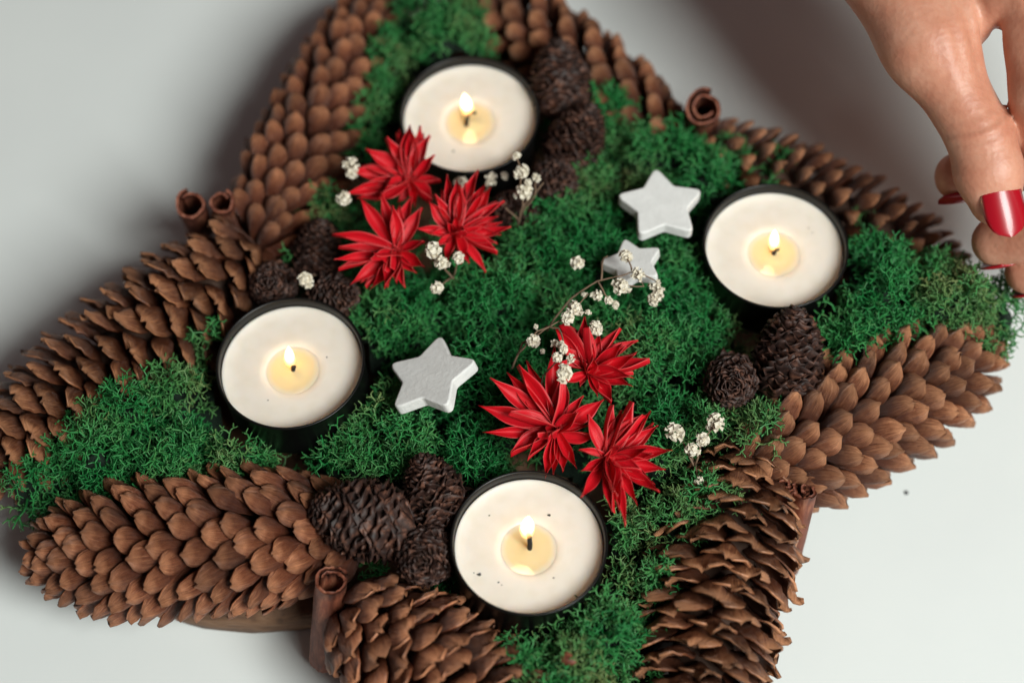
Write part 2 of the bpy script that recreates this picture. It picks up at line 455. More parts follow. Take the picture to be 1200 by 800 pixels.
# ------------------------------------------------------------------ small dark cones
def small_cone_mesh(seed, Lc, R, n=120, th0=50):
    r = np.random.default_rng(seed); parts = []
    for i in range(n):
        t = (i+.5)/n; a = i*GA
        p = math.sin(math.pi*min(1, 0.20+0.80*t))**0.6 if t > .3 else math.sin(math.pi*0.44*(0.55+1.5*t))**0.6
        p = max(p, .12)
        th = math.radians(th0 if t < .8 else th0*(1-(t-.8)/.25))*r.uniform(.85, 1.15)
        rad = np.array([math.cos(a), math.sin(a), 0]); ax = np.array([0, 0, 1.0])
        d = math.cos(th)*ax+math.sin(th)*rad; nr = -math.sin(th)*ax+math.cos(th)*rad; tx = np.cross(d, nr)
        l = R*0.66*r.uniform(.8, 1.2)*(0.55+.45*p); wd = R*0.42*(0.5+.5*p)*r.uniform(.75, 1.2)
        o = rad*max(0.3, (R*p-l*math.sin(th))) + ax*(t*Lc - l*math.cos(th)*.7)
        V = []; F = []
        ns, nq = 4, 6
        for side in (0, 1):
            for u in range(ns+1):
                s = u/ns
                for j in range(nq+1):
                    q = -1+2*j/nq
                    wq = wd*(0.45+0.55*math.sin(math.pi/2*min(1, s*1.25)))
                    y = l*s*(1-0.18*q*q*s+0.10*math.sin(6*q+i)*s)
                    z = wd*(.35*(1-q*q)) - l*.22*s*s + (0.24*wd*math.sin(4.5*q+i*1.7) + r.normal(0, .10)*wd)*s*s
                    z += 0.22*wd*max(0, (s-.7)/.3)          # out-turned rim
                    z -= side*(0.30+.12*s)*R/9
                    V.append(o + tx*(wq*q) + d*y + nr*z)
        N = (ns+1)*(nq+1); g = lambda u, j: u*(nq+1)+j
        for u in range(ns):
            for j in range(nq):
                F.append((g(u, j), g(u, j+1), g(u+1, j+1), g(u+1, j)))
                F.append((N+g(u, j), N+g(u+1, j), N+g(u+1, j+1), N+g(u, j+1)))
        for j in range(nq): F.append((g(ns, j), g(ns, j+1), N+g(ns, j+1), N+g(ns, j)))
        for u in range(ns):
            F.append((g(u, 0), g(u+1, 0), N+g(u+1, 0), N+g(u, 0))); F.append((g(u, nq), N+g(u, nq), N+g(u+1, nq), g(u+1, nq)))
        parts.append((V, F))
    return raw_mesh('small_cone_scales', *join(parts), M_small)

SM = [small_cone_mesh(40+k, 24, 10.2, 112, 52) for k in range(3)]
SMC = raw_mesh('small_cone_core', *lathe([(0.01, 1)]+[(7.2*math.sin(math.pi*t)**.6, 1+21*t) for t in np.linspace(.05, .95, 9)]+[(0.01, 22.5)], 16), M_core)
def small_cone(label, c_px, z, axis, s, k, roll=0.0):
    """centre pixel, height, axis direction, size factor"""
    C = at(*c_px, z); X, Y, Z = frame(axis); 
    X2 = math.cos(roll)*X+math.sin(roll)*Y; Y2 = np.cross(Z, X2)
    s = s*.88
    root = empty('small_cone', C - np.array(Z)*12*s, (X2*s, Y2*s, Z*s))
    tag(root, label, 'small cone', 'small dark cones in the moss')
    tag(link('scales', SM[k], root), kind='stuff'); link('core', SMC, root)
T = TOCAM
small_cone('round dark cone seen end-on above the candle at left, its tip a rosette', (318, 333), 38, T+np.array([-.15, .0, .2]), .70, 0)
small_cone('shadowed small cone between the candle at left and the lowest red flower above it', (394, 348), 37, np.array([.5, -.2, .55]), .72, 1)
small_cone('shadowed small cone beside the little green tuft, left of the upper red flowers', (372, 292), 36, np.array([.1, .6, .5]), .78, 2)
small_cone('upright dark cone against the blurred spruce cone behind the top candle', (656, 90), 46, np.array([-.05, .85, .5]), .95, 0, 1)
small_cone('dark cone tucked against the rim of the top candle, middle of the chain', (677, 158), 44, np.array([.35, .45, .6]), .88, 1, 2)
small_cone('reddish small cone behind the white sprig at the end of the dark chain', (650, 213), 42, np.array([.3, -.2, .9]), .74, 2)
small_cone('half-hidden dark cone between the upper red flowers and the white sprig', (603, 250), 38, np.array([-.4, .1, .6]), .72, 0, 3)
small_cone('round dark cone seen end-on, left of the egg-shaped one below the right candle', (857, 447), 46, T+np.array([-.1, -.15, 0]), .76, 1, 1)
small_cone('upright egg-shaped dark cone directly below the right candle', (926, 410), 47, np.array([.12, .80, .55]), 1.02, 2)
small_cone('large dark cone lying sideways, biggest of three left of the front candle', (420, 606), 44, np.array([-.95, .22, .12]), 1.12, 0, .5)
small_cone('dark cone at the edge of the moss, upper of three left of the front candle', (507, 574), 44, np.array([-.30, .65, .5]), .88, 1, 2)
small_cone('round dark cone seen end-on, lowest of three left of the front candle', (497, 652), 43, T+np.array([-.12, -.1, 0]), .84, 2, 1)

# ------------------------------------------------------------------ tealights
def tealight(label, c_px, z, tilt, wick_pts, flame_off, flame_s, cup_me, specks):
    C = at(*c_px, z)
    X, Y, Z = frame(np.array([tilt[0], tilt[1], 1.0]), (0, -1, 0)); X, Y, Z = np.array(X), np.array(Y), np.array(Z)
    # keep x roughly along world x
    X = unit(np.array([1.0, 0, 0])-Z[0]*Z); Y = np.cross(Z, X)
    root = empty('tealight_candle', C-Z*17.0, (X, Y, Z))
    tag(root, label, 'candle', 'four lit tealights')
    link('cup', CUP, root); wx = link('wax', WAX, root, loc=(0, 0, -1.4)); link('molten_wax', POOL, wx)
    wk = link('wick', raw_mesh('wick', *tube([np.array(p) for p in wick_pts], [.62]*(len(wick_pts)-1)+[.45], 10), M_wick), root)
    tip = np.array(wick_pts[-1])
    rl = np.random.default_rng(int(c_px[0])); ln = unit(np.array([rl.normal(0, .10), rl.normal(0, .06), 1.0]))
    lx = unit(np.array([1.0, 0, 0])-ln[0]*ln); ly = np.cross(ln, lx)
    fl = link('flame', FLAME, root, mat4((lx*rl.uniform(.88, 1.08), ly, ln*rl.uniform(.88, 1.12)), np.array(flame_off), flame_s))
    l = bpy.data.lights.new('flame_glow', 'POINT'); l.energy = 0.0018*flame_s; l.color = (1.0, .62, .28); l.shadow_soft_size = 0.0018
    lo = bpy.data.objects.new('flame_glow', l); col.objects.link(lo); lo.parent = root
    lo.location = (Vector(flame_off)+Vector((0, 0, 6.5*flame_s)))*MM
    for (x, y, s) in specks:
        V, F = lathe([(0.01, .25), (.6, .2), (.9, 0.0)], 6)
        rr = np.random.default_rng(int(abs(x*31+y*7)))
        V = [(p[0]*s*rr.uniform(.6, 1.3), p[1]*s*rr.uniform(.4, 1.1), p[2]*s) for p in V]
        link('speck', raw_mesh('speck', V, F, M_speck), wx, loc=(x, y, 14.15+max(0, (math.hypot(x, y)-14.5)*.16)))
CUP = raw_mesh('candle_cup', *lathe([(0.01, 0), (18.2, 0), (18.9, .6), (19.2, 2), (19.35, 15.6), (19.75, 16.3), (19.85, 16.7), (19.7, 17.0), (19.3, 17.0), (19.05, 16.6), (18.95, 15), (18.9, 1.2), (0.01, 1.0)], 96), M_cup)
_w = [(18.75, 2), (18.75, 15.15), (18.5, 15.2), (18.1, 15.02), (17.2, 14.65), (15.8, 14.3), (13.5, 14.1), (10.5, 14.05), (9.2, 14.08), (8.4, 14.04), (7.7, 13.86), (7.2, 13.68), (6.8, 13.4), (5, 12.2), (0.01, 12.0)]
WAX = raw_mesh('candle_wax', *lathe(_w, 96), M_wax)
POOL = raw_mesh('molten_wax', *lathe([(7.12, 13.66), (6.6, 13.56), (5, 13.5), (1.3, 13.46), (.8, 13.8), (0.01, 13.85)], 48), M_pool)
_f = []
for t in np.linspace(0, 1, 22):
    rr = 1.85*(math.sin(math.pi/2*t/.36)**.85 if t < .36 else math.cos(math.pi/2*((t-.36)/.64))**1.05)
    _f.append((max(rr, .02), 13.0*t))
FLAME = raw_mesh('candle_flame', *lathe(_f, 20), M_flame)

tealight('lit tealight at the far left between two spruce cones', (340, 424), 46, (-.05, .02), [(0, 0, 11), (.2, .1, 12.9), (.4, -.1, 14.3), (1.0, -.3, 14.8)], (-.7, .9, 12.0), .80, CUP, [(9, 3.5, .3), (-6, -9, .25)])
tealight('lit tealight with a curled wick behind the upper red flowers', (550, 133), 46, (-.02, -.01), [(-1.0, -.9, 11), (-.9, -.3, 13.6), (-.3, .6, 15.5), (.8, 1.1, 16.0), (1.8, 1.0, 15.6)], (-.2, .9, 14.0), .95, CUP, [(-4.6, -9.8, .42), (0, -4.4, .3)])
tealight('lit tealight right of the large white star, beside the moss of the right arm', (909, 287), 47, (.0, .01), [(0, 0, 11), (0, 0, 13.4), (.4, .0, 14.5), (1.1, -.1, 14.9)], (0, .7, 12.4), .86, CUP, [(10, 8, .25), (11, 6.5, .2)])
tealight('lit tealight with the tallest flame in front of the lower red flowers', (620, 634), 48, (.01, .03), [(.2, 0, 11), (.3, .3, 14.5), (.1, .9, 17.2), (-.4, 1.6, 19.4)], (-.7, 1.6, 15.6), 1.05, CUP, [(-12.6, -7.2, .75), (5.2, 9.2, .5), (-7.6, -9.3, .3), (6.2, -8, .3), (-6.8, -10, .25), (-10, 9, .3), (-13.8, -6.8, .2)])

# ------------------------------------------------------------------ cinnamon sticks
def quill_mesh(r_out, L, turns, seed, flip=False):
    r = np.random.default_rng(seed); n = 44; th = 0.9
    V = []; F = []
    nl = 10
    for k in range(nl+1):
        z = L*k/nl
        for side in (0, 1):
            for i in range(n+1):
                t = i/n; a = t*turns*2*math.pi*(-1 if flip else 1)
                rad = r_out-(1.9 if turns > 1.5 else 1.35)*t*turns - side*th + 0.12*math.sin(3*a+seed)+0.08*math.sin(5*a+k*.5) + (r.normal(0, .05))
                V.append((rad*math.cos(a), rad*math.sin(a), z+(r.normal(0, .25) if k in (0, nl) else 0)))
    row = 2*(n+1)
    for k in range(nl):
        for i in range(n):
            a, b2 = k*row+i, (k+1)*row+i
            F.append((a, a+1, b2+1, b2)); F.append((a+n+1, b2+n+1, b2+n+2, a+n+2))
        a, b2 = k*row, (k+1)*row
        F.append((a, b2, b2+n+1, a+n+1)); F.append((a+n, a+2*n+1, b2+2*n+1, b2+n))
    for k in (0, nl):
        for i in range(n):
            a = k*row+i; F.append((a, a+n+1, a+n+2, a+1))
    return raw_mesh('cinnamon_quill', V, F, M_cinn)
def cinnamon(label, top, bot, quills):
    Tp = at(*top); Bt = at(*bot); d = Tp-Bt; L = np.linalg.norm(d)
    X, Y, Z = frame(d, (0, 1, 0))
    root = empty('cinnamon_stick', Bt, (X, Y, Z)); tag(root, label, 'cinnamon', 'cinnamon sticks in the notches')
    for (x, y, r_, tr, sd, fl, rot) in quills:
        o = link('bark_roll', quill_mesh(r_, L, tr, sd, fl), root, loc=(x, y, 0)); o.rotation_euler.z = rot
cinnamon('single cinnamon stick standing between two spruce cones at lower left', (389, 681, 41), (381, 772, 6), [(0, 0, 4.9, 1.35, 3, False, .6)])
cinnamon('double-rolled cinnamon stick standing between two spruce cones at lower right', (934, 572, 40), (914, 662, 6), [(2.4, -.6, 3.6, 1.6, 4, False, 2.6), (-2.9, .9, 3.0, 1.4, 5, True, .3)])
cinnamon('cinnamon stick with one wide open roll at the upper right notch', (826, 127, 48), (818, 158, 11), [(0, 0, 6.0, 1.75, 6, False, 1.2)])
cinnamon('double-rolled blurred cinnamon stick at the upper left notch', (241, 240, 44), (252, 268, 11), [(-3.9, 0, 4.7, 1.1, 7, False, 1.9), (4.2, 1.0, 4.0, 1.1, 8, True, 1.2)])

# ------------------------------------------------------------------ moss
CANDLES = [(340, 424, 46), (550, 133, 46), (909, 287, 47), (620, 634, 48)]
CXY = np.array([at(u, v, z-6)[:2] for u, v, z in CANDLES])
GROUPS = {
 'left': ('green reindeer moss filling the left arm between two spruce cones', [(25,558,26,36),(70,545,45,40),(110,520,55,44),(160,480,60,46),(210,455,50,44),(240,415,40,40),(185,530,50,42),(120,562,42,40),(262,528,45,40),(225,545,35,38),(296,538,24,34),(255,400,28,38)]),
 'tuft': ('small bright tuft of moss above the rosette cone by the upper left notch', [(335,276,26,44),(318,287,16,42),(352,262,16,44),(380,228,16,40),(385,245,14,38)]),
 'top': ('green reindeer moss filling the top arm behind the candle with the curled wick', [(490,12,45,46),(520,45,50,46),(475,75,36,42),(540,20,45,44),(440,130,26,40),(462,45,36,42),(450,100,26,40),(545,62,32,42),(430,165,22,36)]),
 'centre': ('large cushion of green reindeer moss in the middle under the stars and red flowers', [(430,385,40,42),(460,365,45,44),(440,520,52,44),(408,530,36,42),(480,490,50,42),(520,350,50,44),(560,330,50,46),(580,380,50,46),(560,470,55,44),(540,520,50,42),(600,340,40,44),(470,335,40,42),(560,560,40,42),(610,440,50,42),(480,535,40,43),
    (640,290,55,46),(680,240,55,46),(640,330,45,46),(700,290,45,46),(700,340,45,44),(760,290,45,44),(640,380,50,42),(730,370,50,46),(790,330,50,46),(770,400,55,48),(800,440,50,44),(740,450,40,42),(830,375,40,42),(720,200,50,48),(735,145,42,47),(775,172,50,48),(820,200,50,46),(718,122,30,45),(855,192,42,43),(900,205,38,40),(670,270,50,44),(595,305,35,40),(640,450,45,38),(700,420,40,38),(680,500,50,36),(510,440,60,38),(830,250,40,40),(820,330,40,42),(420,300,42,32),(400,250,36,32),(450,240,40,34),(560,240,40,34),(345,315,40,28),(600,195,40,30),(640,150,40,30),(880,440,50,32),(480,610,60,30),(510,670,40,26)]),
 'right': ('green reindeer moss spilling over the tip of the right arm beside the hand', [(1010,300,50,48),(1050,330,55,50),(1005,370,46,48),(985,405,28,44),(1090,315,42,44),(1110,350,50,48),(1150,360,42,47),(1172,345,30,45),(1050,378,36,44),(1020,268,24,44),(1130,335,30,45)]),
 'lower': ('patch of moss between the lower right spruce cones and the two dark cones', [(880,500,40,44),(850,512,40,43),(800,490,45,42),(790,540,45,42),(830,582,42,42),(800,605,40,40),(760,590,40,40),(895,480,24,43)]),
 'bottom': ('green reindeer moss filling the bottom arm right of the front candle', [(740,640,45,40),(720,690,50,42),(705,740,56,42),(650,775,55,40),(620,795,45,40),(735,765,40,40),(735,620,40,38),(690,805,60,40),(640,840,60,38),(755,655,36,41),(735,690,40,41),(745,715,36,40),(600,790,34,38)]),
}
# branching sprigs
def sprig(seed):
    r = np.random.default_rng(seed); segs = []
    def grow(p, d, l, rad, lev):
        mid = p + d*l*.5 + r.normal(0, .13, 3)*l
        q = p + d*l + r.normal(0, .06, 3)*l
        segs.append((p, mid, rad, rad*.92)); segs.append((mid, q, rad*.92, rad*.84))
        if lev == 0: return
        k = 2 if r.random() < .45 else 3
        X, Y, Z = frame(d, r.normal(0, 1, 3))
        a0 = r.uniform(0, 6.3)
        for i in range(k):
            a = a0+2*math.pi*i/k + r.normal(0, .25); s = math.radians(r.uniform(28, 62))
            dd = unit(np.array(Z)*math.cos(s)+(np.array(X)*math.cos(a)+np.array(Y)*math.sin(a))*math.sin(s))
            grow(q, dd, l*r.uniform(.60, .92), max(rad*.86, .29), lev-1)
    grow(np.zeros(3), unit(np.array([r.normal(0, .2), r.normal(0, .2), 1])), 4.6, .50, 3)
    V = []; F = []
    for (p, q, r0, r1) in segs:
        X, Y, Z = frame(q-p, (.3, .5, .2)); X = np.array(X); Y = np.array(Y); b0 = len(V)
        for (c, rr) in ((p, r0), (q, r1)):
            for k in range(3):
                a = 2*math.pi*k/3; V.append(c+rr*(math.cos(a)*X+math.sin(a)*Y))
        for k in range(3):
            k2 = (k+1) % 3
            F.append((b0+k, b0+k2, b0+3+k2)); F.append((b0+k, b0+3+k2, b0+3+k))
    return np.array(V), np.array(F)
SPR = [sprig(100+i) for i in range(28)]
_sg = np.stack(np.meshgrid(np.arange(-150, 160, 12.5), np.arange(-140, 140, 12.5)), -1).reshape(-1, 2)
_sg = _sg+np.random.default_rng(77).uniform(-5.2, 5.2, _sg.shape)
_st = np.random.default_rng(78).random(len(_sg))
def cell(X, Y):
    P_ = np.stack([np.ravel(X), np.ravel(Y)], -1); d2 = np.empty(len(P_)); ix = np.empty(len(P_), int)
    for a_ in range(0, len(P_), 4000):
        q_ = ((P_[a_:a_+4000, None]-_sg[None])**2).sum(-1); ix[a_:a_+4000] = q_.argmin(1); d2[a_:a_+4000] = q_.min(1)
    return d2.reshape(np.shape(X)), ix.reshape(np.shape(X))
def hfield(mounds, X, Y):
    H = np.full(X.shape, 9.0); 
    for (c, R_, zt) in mounds:
        d2 = ((X-c[0])**2+(Y-c[1])**2)/(R_*R_)
        h = np.where(d2 < 1, zt-16+16*np.sqrt(np.maximum(0, 1-d2)), 9.0)
        H = np.maximum(H, h)
    lump = 2.0*np.sin(X*.55+1.3*np.sin(Y*.31))*np.sin(Y*.6+1.1*np.sin(X*.37))
    return np.where(H > 9.5, H+lump*.7+4.0-np.minimum(.25*cell(X, Y)[0], 11.5), H)
for gi, (g, (label, ml)) in enumerate(GROUPS.items()):
    r = np.random.default_rng(300+gi)
    mounds = []
    for (u, v, rp, zt) in ml:
        zt += {'top': 4, 'bottom': 5.5, 'lower': 5.5, 'left': 2.5, 'right': 1.5, 'tuft': 2, 'centre': 0}[g]
        c = at(u, v, zt-5); mounds.append((c[:2], rp/4.34*1.05, zt-4+r.uniform(-2.5, 1.0)))
    lo = np.min([m_[0]-m_[1] for m_ in mounds], 0)-2; hi = np.max([m_[0]+m_[1] for m_ in mounds], 0)+2
    xs = np.arange(lo[0], hi[0], 1.5); ys = np.arange(lo[1], hi[1], 1.5)
    GX, GY = np.meshgrid(xs, ys); H = hfield(mounds, GX, GY)-7.0
    cut = np.min(np.hypot(GX[..., None]-CXY[:, 0], GY[..., None]-CXY[:, 1]), -1)
    H = np.where(cut < 20.8, 8.0, H)
    ny, nx = GX.shape; idx = np.arange(ny*nx).reshape(ny, nx)
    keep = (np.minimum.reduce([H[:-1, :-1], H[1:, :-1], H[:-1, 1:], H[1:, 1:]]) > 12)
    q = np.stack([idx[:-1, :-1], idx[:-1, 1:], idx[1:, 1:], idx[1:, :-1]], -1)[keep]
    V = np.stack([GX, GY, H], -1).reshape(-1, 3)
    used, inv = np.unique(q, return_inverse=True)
    bed = raw_mesh('moss_gap_shade', V[used], inv.reshape(q.shape), M_moss_gap_shade)
    # sprigs over the cushion
    Vs = []; Fs = []; Ts = []; off = 0
    for mi, (c, R_, zt) in enumerate(mounds):
        cnt = int(math.pi*R_*R_*0.22)
        for _ in range(cnt):
            a = r.uniform(0, 2*math.pi); rr = R_*math.sqrt(r.random())
            x, y = c[0]+rr*math.cos(a), c[1]+rr*math.sin(a)
            if np.min(np.hypot(x-CXY[:, 0], y-CXY[:, 1])) < 23.0: continue
            e = .8
            hs = hfield(mounds, np.array([x, x+e, x]), np.array([y, y, y+e]))
            own = zt-16+16*math.sqrt(max(0, 1-(rr/R_)**2))
            if hs[0]-own > 2.6 and r.random() < .8: continue
            if r.random()*(1 if g == 'centre' else 2) < (cell(np.array([x]), np.array([y]))[0][0]-24)/24: continue
            nrm = unit(np.array([-(hs[1]-hs[0])/e, -(hs[2]-hs[0])/e, 1.0]).clip(-1.6, 1.6))
            d = unit(nrm+r.normal(0, .26, 3)+np.array([0, 0, .12]))
            X, Y, Z = frame(d, r.normal(0, 1, 3)); s = r.uniform(.48, .86)
            Mx = np.stack([X, Y, Z], 0)*s
            sv, sf = SPR[int(r.integers(len(SPR)))]
            Vs.append(sv@Mx+np.array([x, y, hs[0]])-np.array(Z)*3.6)
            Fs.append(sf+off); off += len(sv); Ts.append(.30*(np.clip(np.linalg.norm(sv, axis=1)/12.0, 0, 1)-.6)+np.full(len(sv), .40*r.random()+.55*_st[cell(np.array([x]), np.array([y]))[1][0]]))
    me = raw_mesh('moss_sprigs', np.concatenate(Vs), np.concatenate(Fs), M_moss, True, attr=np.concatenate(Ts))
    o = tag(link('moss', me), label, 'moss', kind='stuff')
    link('moss_gap_shade', bed, o)

# ------------------------------------------------------------------ plaster stars
def star(label, c_px, z, R_, ang, tilt, thick=3.8, inner=.56):
    C = at(*c_px, z); poly = []
    for k in range(10):
        a = ang+k*math.pi/5; rr = R_ if k % 2 == 0 else R_*inner
        poly.append(np.array([rr*math.cos(a), rr*math.sin(a)]))
    out_ = []
    for k in range(10):
        p, a, b2 = poly[k], poly[k-1], poly[(k+1) % 10]
        cut = R_*(0.20 if k % 2 == 0 else .05)
        p0 = p+unit(a-p)*cut; p2 = p+unit(b2-p)*cut
        for t in (0, .25, .5, .75, 1): out_.append((1-t)**2*p0+2*t*(1-t)*p+t*t*p2)
    bm = bmesh.new()
    top = [bm.verts.new((p[0]*MM, p[1]*MM, 0)) for p in out_]; bot = [bm.verts.new((p[0]*MM, p[1]*MM, -thick*MM)) for p in out_]
    n = len(out_); bm.faces.new(top); bm.faces.new(bot[::-1])
    for i in range(n): bm.faces.new((top[i], bot[i], bot[(i+1) % n], top[(i+1) % n]))
    me = bpy.data.meshes.new('star'); bm.to_mesh(me); bm.free(); me.materials.append(M_star)
    Z = unit(np.array([tilt[0], tilt[1], 1.0])); X = unit(np.array([1.0, 0, 0])-Z[0]*Z); Y = np.cross(Z, X)
    o = bpy.data.objects.new('plaster_star', me); col.objects.link(o); o.matrix_world = mat4((X, Y, Z), C)
    bv = o.modifiers.new('bevel', 'BEVEL'); bv.width = .0006; bv.segments = 3; bv.limit_method = 'ANGLE'; bv.angle_limit = math.radians(40)
    for p in me.polygons: p.use_smooth = True
    bv.harden_normals = True
    tag(o, label, 'star', 'white plaster stars')
star('large white star lying left of the right candle', (775, 238), 49.5, 13.0, math.radians(95), (.02, .10))
star('smallest white star, crossed by a dried sprig', (741, 306), 51, 9.3, math.radians(102), (-.10, .22), 3.2)
star('greyish-white star left of the lower red flowers', (503, 438), 48.5, 13.7, math.radians(78), (-.34, .22))

# ------------------------------------------------------------------ red flowers
def petal_mesh(seed, L, W, cup, curl):
    r = np.random.default_rng(seed); ns, nq = 14, 8; V = []; UV = []
    ph = r.uniform(-1, 1); sk = r.normal(0, .05)
    for i in range(ns+1):
        s = i/ns
        wd = W/2*max(.035, (0.26+0.74*math.sin(math.pi*min(1, s*.98)**1.15)**.9)*(1 if s < .62 else max(.0, 1-((s-.62)/.385)**1.5)))
        for j in range(nq+1):
            q = -1+2*j/nq
            fold = abs(q)**1.4
            z = cup*W*fold*(0.5+.5*math.sin(math.pi*s)) + curl*L*(s**3) - .05*L*math.sin(math.pi*s)
            z += .03*W*math.sin(5*s+ph+q)
            V.append((wd*q*(1-.25*cup*fold)+sk*L*s*s, L*s, z)); UV.append((q, s))
    N = len(V)
    V += [(x, y, z-.22) for x, y, z in V]; UV += UV
    F = []; g = lambda i, j: i*(nq+1)+j
    for i in range(ns):
        for j in range(nq):
            F.append((g(i, j), g(i, j+1), g(i+1, j+1), g(i+1, j))); F.append((N+g(i, j), N+g(i+1, j), N+g(i+1, j+1), N+g(i, j+1)))
        F.append((g(i, 0), g(i+1, 0), N+g(i+1, 0), N+g(i, 0))); F.append((g(i, nq), N+g(i, nq), N+g(i+1, nq), g(i+1, nq)))
    for j in range(nq): F.append((g(ns, j), g(ns, j+1), N+g(ns, j+1), N+g(ns, j)))
    return raw_mesh('petal', V, F, M_petal, True, uv=UV)
def red_flower(label, c_px, zc, tips, seed, axis, W=5.2, zt=6.0):
    r = np.random.default_rng(seed); C = at(*c_px, zc)
    root = empty('red_flower', C); tag(root, label, 'flower', 'red dried flowers')
    ax = unit(axis)
    V, F = lathe([(.01, -5), (1.0, -4.6), (1.5, -2), (1.35, 0.3), (.8, .9), (.01, 1.0)], 12)
    X, Y, Z = frame(ax); link('flower_base', raw_mesh('flower_base', V, F, M_petal, uv=[(0, 0)]*len(V)), root, mat4((X, Y, Z), (0, 0, -.5)))
    tips = [tuple(t_)+((zt,) if len(t_) < 3 else ()) for t_ in tips]
    tips.sort(key=lambda t_: math.atan2(t_[1]-c_px[1], t_[0]-c_px[0]))
    mids = []
    for a_, b_ in zip(tips, tips[1:]+tips[:1]):           # full-length petals between their neighbours
        if r.random() < .55:
            g_ = r.uniform(.84, .97)
            mids.append((c_px[0]+g_*((a_[0]+b_[0])/2-c_px[0]), c_px[1]+g_*((a_[1]+b_[1])/2-c_px[1]), (a_[2]+b_[2])/2-1.5))
    tips = tips+mids
    for k in range(4):                                    # shorter inner petals
        a_ = tips[int(r.integers(len(tips)))]; b_ = tips[int(r.integers(len(tips)))]
        f_ = r.uniform(.35, .72); w_ = r.uniform(.3, 1)
        tips.append((c_px[0]+f_*(w_*a_[0]+(1-w_)*b_[0]-c_px[0]), c_px[1]+f_*(w_*a_[1]+(1-w_)*b_[1]-c_px[1]), zt+r.uniform(-1, 3)))
    for i, tp in enumerate(tips):
        dz = tp[2] if len(tp) > 2 else zt
        Tp = at(tp[0], tp[1], zc+dz+r.uniform(-1.5, 1.5)); d = Tp-C; L = np.linalg.norm(d)
        y = d/L; zz = ax-np.dot(ax, y)*y
        zz = unit(zz+r.normal(0, .32, 3)); zz = unit(zz-np.dot(zz, y)*y); x = np.cross(y, zz)
        o = link('petal', petal_mesh(seed*50+i, L, min(W*.88, L*.34+0.8)*r.uniform(.66, 1.05), r.uniform(.40, .85), r.uniform(-.20, .14)), root, mat4((x, y, zz), r.normal(0, .3, 3)))
    return root
red_flower('red flower nearest the top candle, its petals fanned upwards', (479, 214), 47, [(473,147),(495,148),(508,161),(451,166),(429,174,4),(410,208,3),(403,219,4),(418,230,1),(512,184),(484,150,8),(462,158,3),(505,240,2),(440,232,1),(514,215,3),(486,244,0)], 61, np.array([.15, -.1, 1]), 6.4)
red_flower('lowest of the three upper red flowers, petals splayed wide to the left', (465, 296), 47, [(391,269),(390,305),(396,314,3),(443,342,1),(473,335,1),(501,314,2),(421,232),(443,228),(460,238,8),(484,232),(494,243),(416,332,2),(428,337,0),(500,285,4),(455,338,3)], 62, np.array([-.1, -.2, 1]), 5.4)
red_flower('red flower beside the white blossoms, rightmost of the upper three', (534, 276), 49, [(528,204),(556,204),(577,222),(593,237),(600,276,4),(583,297,2),(567,316,1),(545,306,1),(526,306,1),(509,290,2),(487,264,5),(498,238,6),(511,228,7),(541,212,8),(587,258,3)], 63, np.array([.05, -.25, 1]), 5.2)
red_flower('red flower with long spread petals, leftmost of the lower three', (652, 506), 48, [(580,439),(601,431),(563,483,5),(569,507,3),(601,532,2),(619,536,4),(646,407,5),(651,557,0),(672,553,0),(698,512,4),(702,467,6),(686,481,8),(672,450,8),(663,440,4),(636,552,0),(612,470,1)], 64, np.array([-.05, -.3, 1]), 6.0, 7)
red_flower('highest of the lower three red flowers, under the drooping white sprig', (688, 436), 48, [(648,384),(664,380),(686,371),(676,387,8),(729,389),(744,394),(747,412,6),(763,430,5),(741,452,3),(715,471,2),(661,448,4),(655,425,4),(735,440,7),(700,462,2)], 65, np.array([.2, -.2, 1]), 6.2)
red_flower('red flower overhanging the front candle rim, rightmost of the lower three', (710, 538), 49, [(742,470),(762,484),(774,503),(786,524,5),(782,547,4),(774,579,3),(739,609,2),(715,598,2),(682,586,4),(678,526,5),(686,487,6),(711,476,7),(755,487,9),(727,590,5),(765,530,8)], 66, np.array([.1, -.3, 1]), 5.4, 7)

# ------------------------------------------------------------------ dried white sprigs
def blossom_mesh(seed, R_=2.5):
    r = np.random.default_rng(seed); parts = []
    sq = r.uniform(.75, 1.2, 3)
    for i in range(26):
        ph = math.acos(1-1.7*(i+.5)/26); a = i*GA
        d = np.array([math.sin(ph)*math.cos(a), math.sin(ph)*math.sin(a), math.cos(ph)])
        X, Y, Z = frame(d, r.normal(0, 1, 3)); X = np.array(X); Y = np.array(Y); s = R_*.44*r.uniform(.55, 1.35)
        c = d*np.array(sq)*R_*r.uniform(.35, 1.05)
        V = [c*.4+p*s*.25 for p in (X, Y, -X, -Y)]+[c+d*s*.45*r.uniform(.6, 1.4)+p*s*r.uniform(.6, 1.1) for p in (X, Y, -X, -Y)]+[c+d*s*.2]
        F = [(0, 1, 5, 4), (1, 2, 6, 5), (2, 3, 7, 6), (3, 0, 4, 7), (4, 5, 8), (5, 6, 8), (6, 7, 8), (7, 4, 8)]
        parts.append((V, F))
    return raw_mesh('blossom', *join(parts), M_blossom, False)
BL = [blossom_mesh(700+k) for k in range(4)]
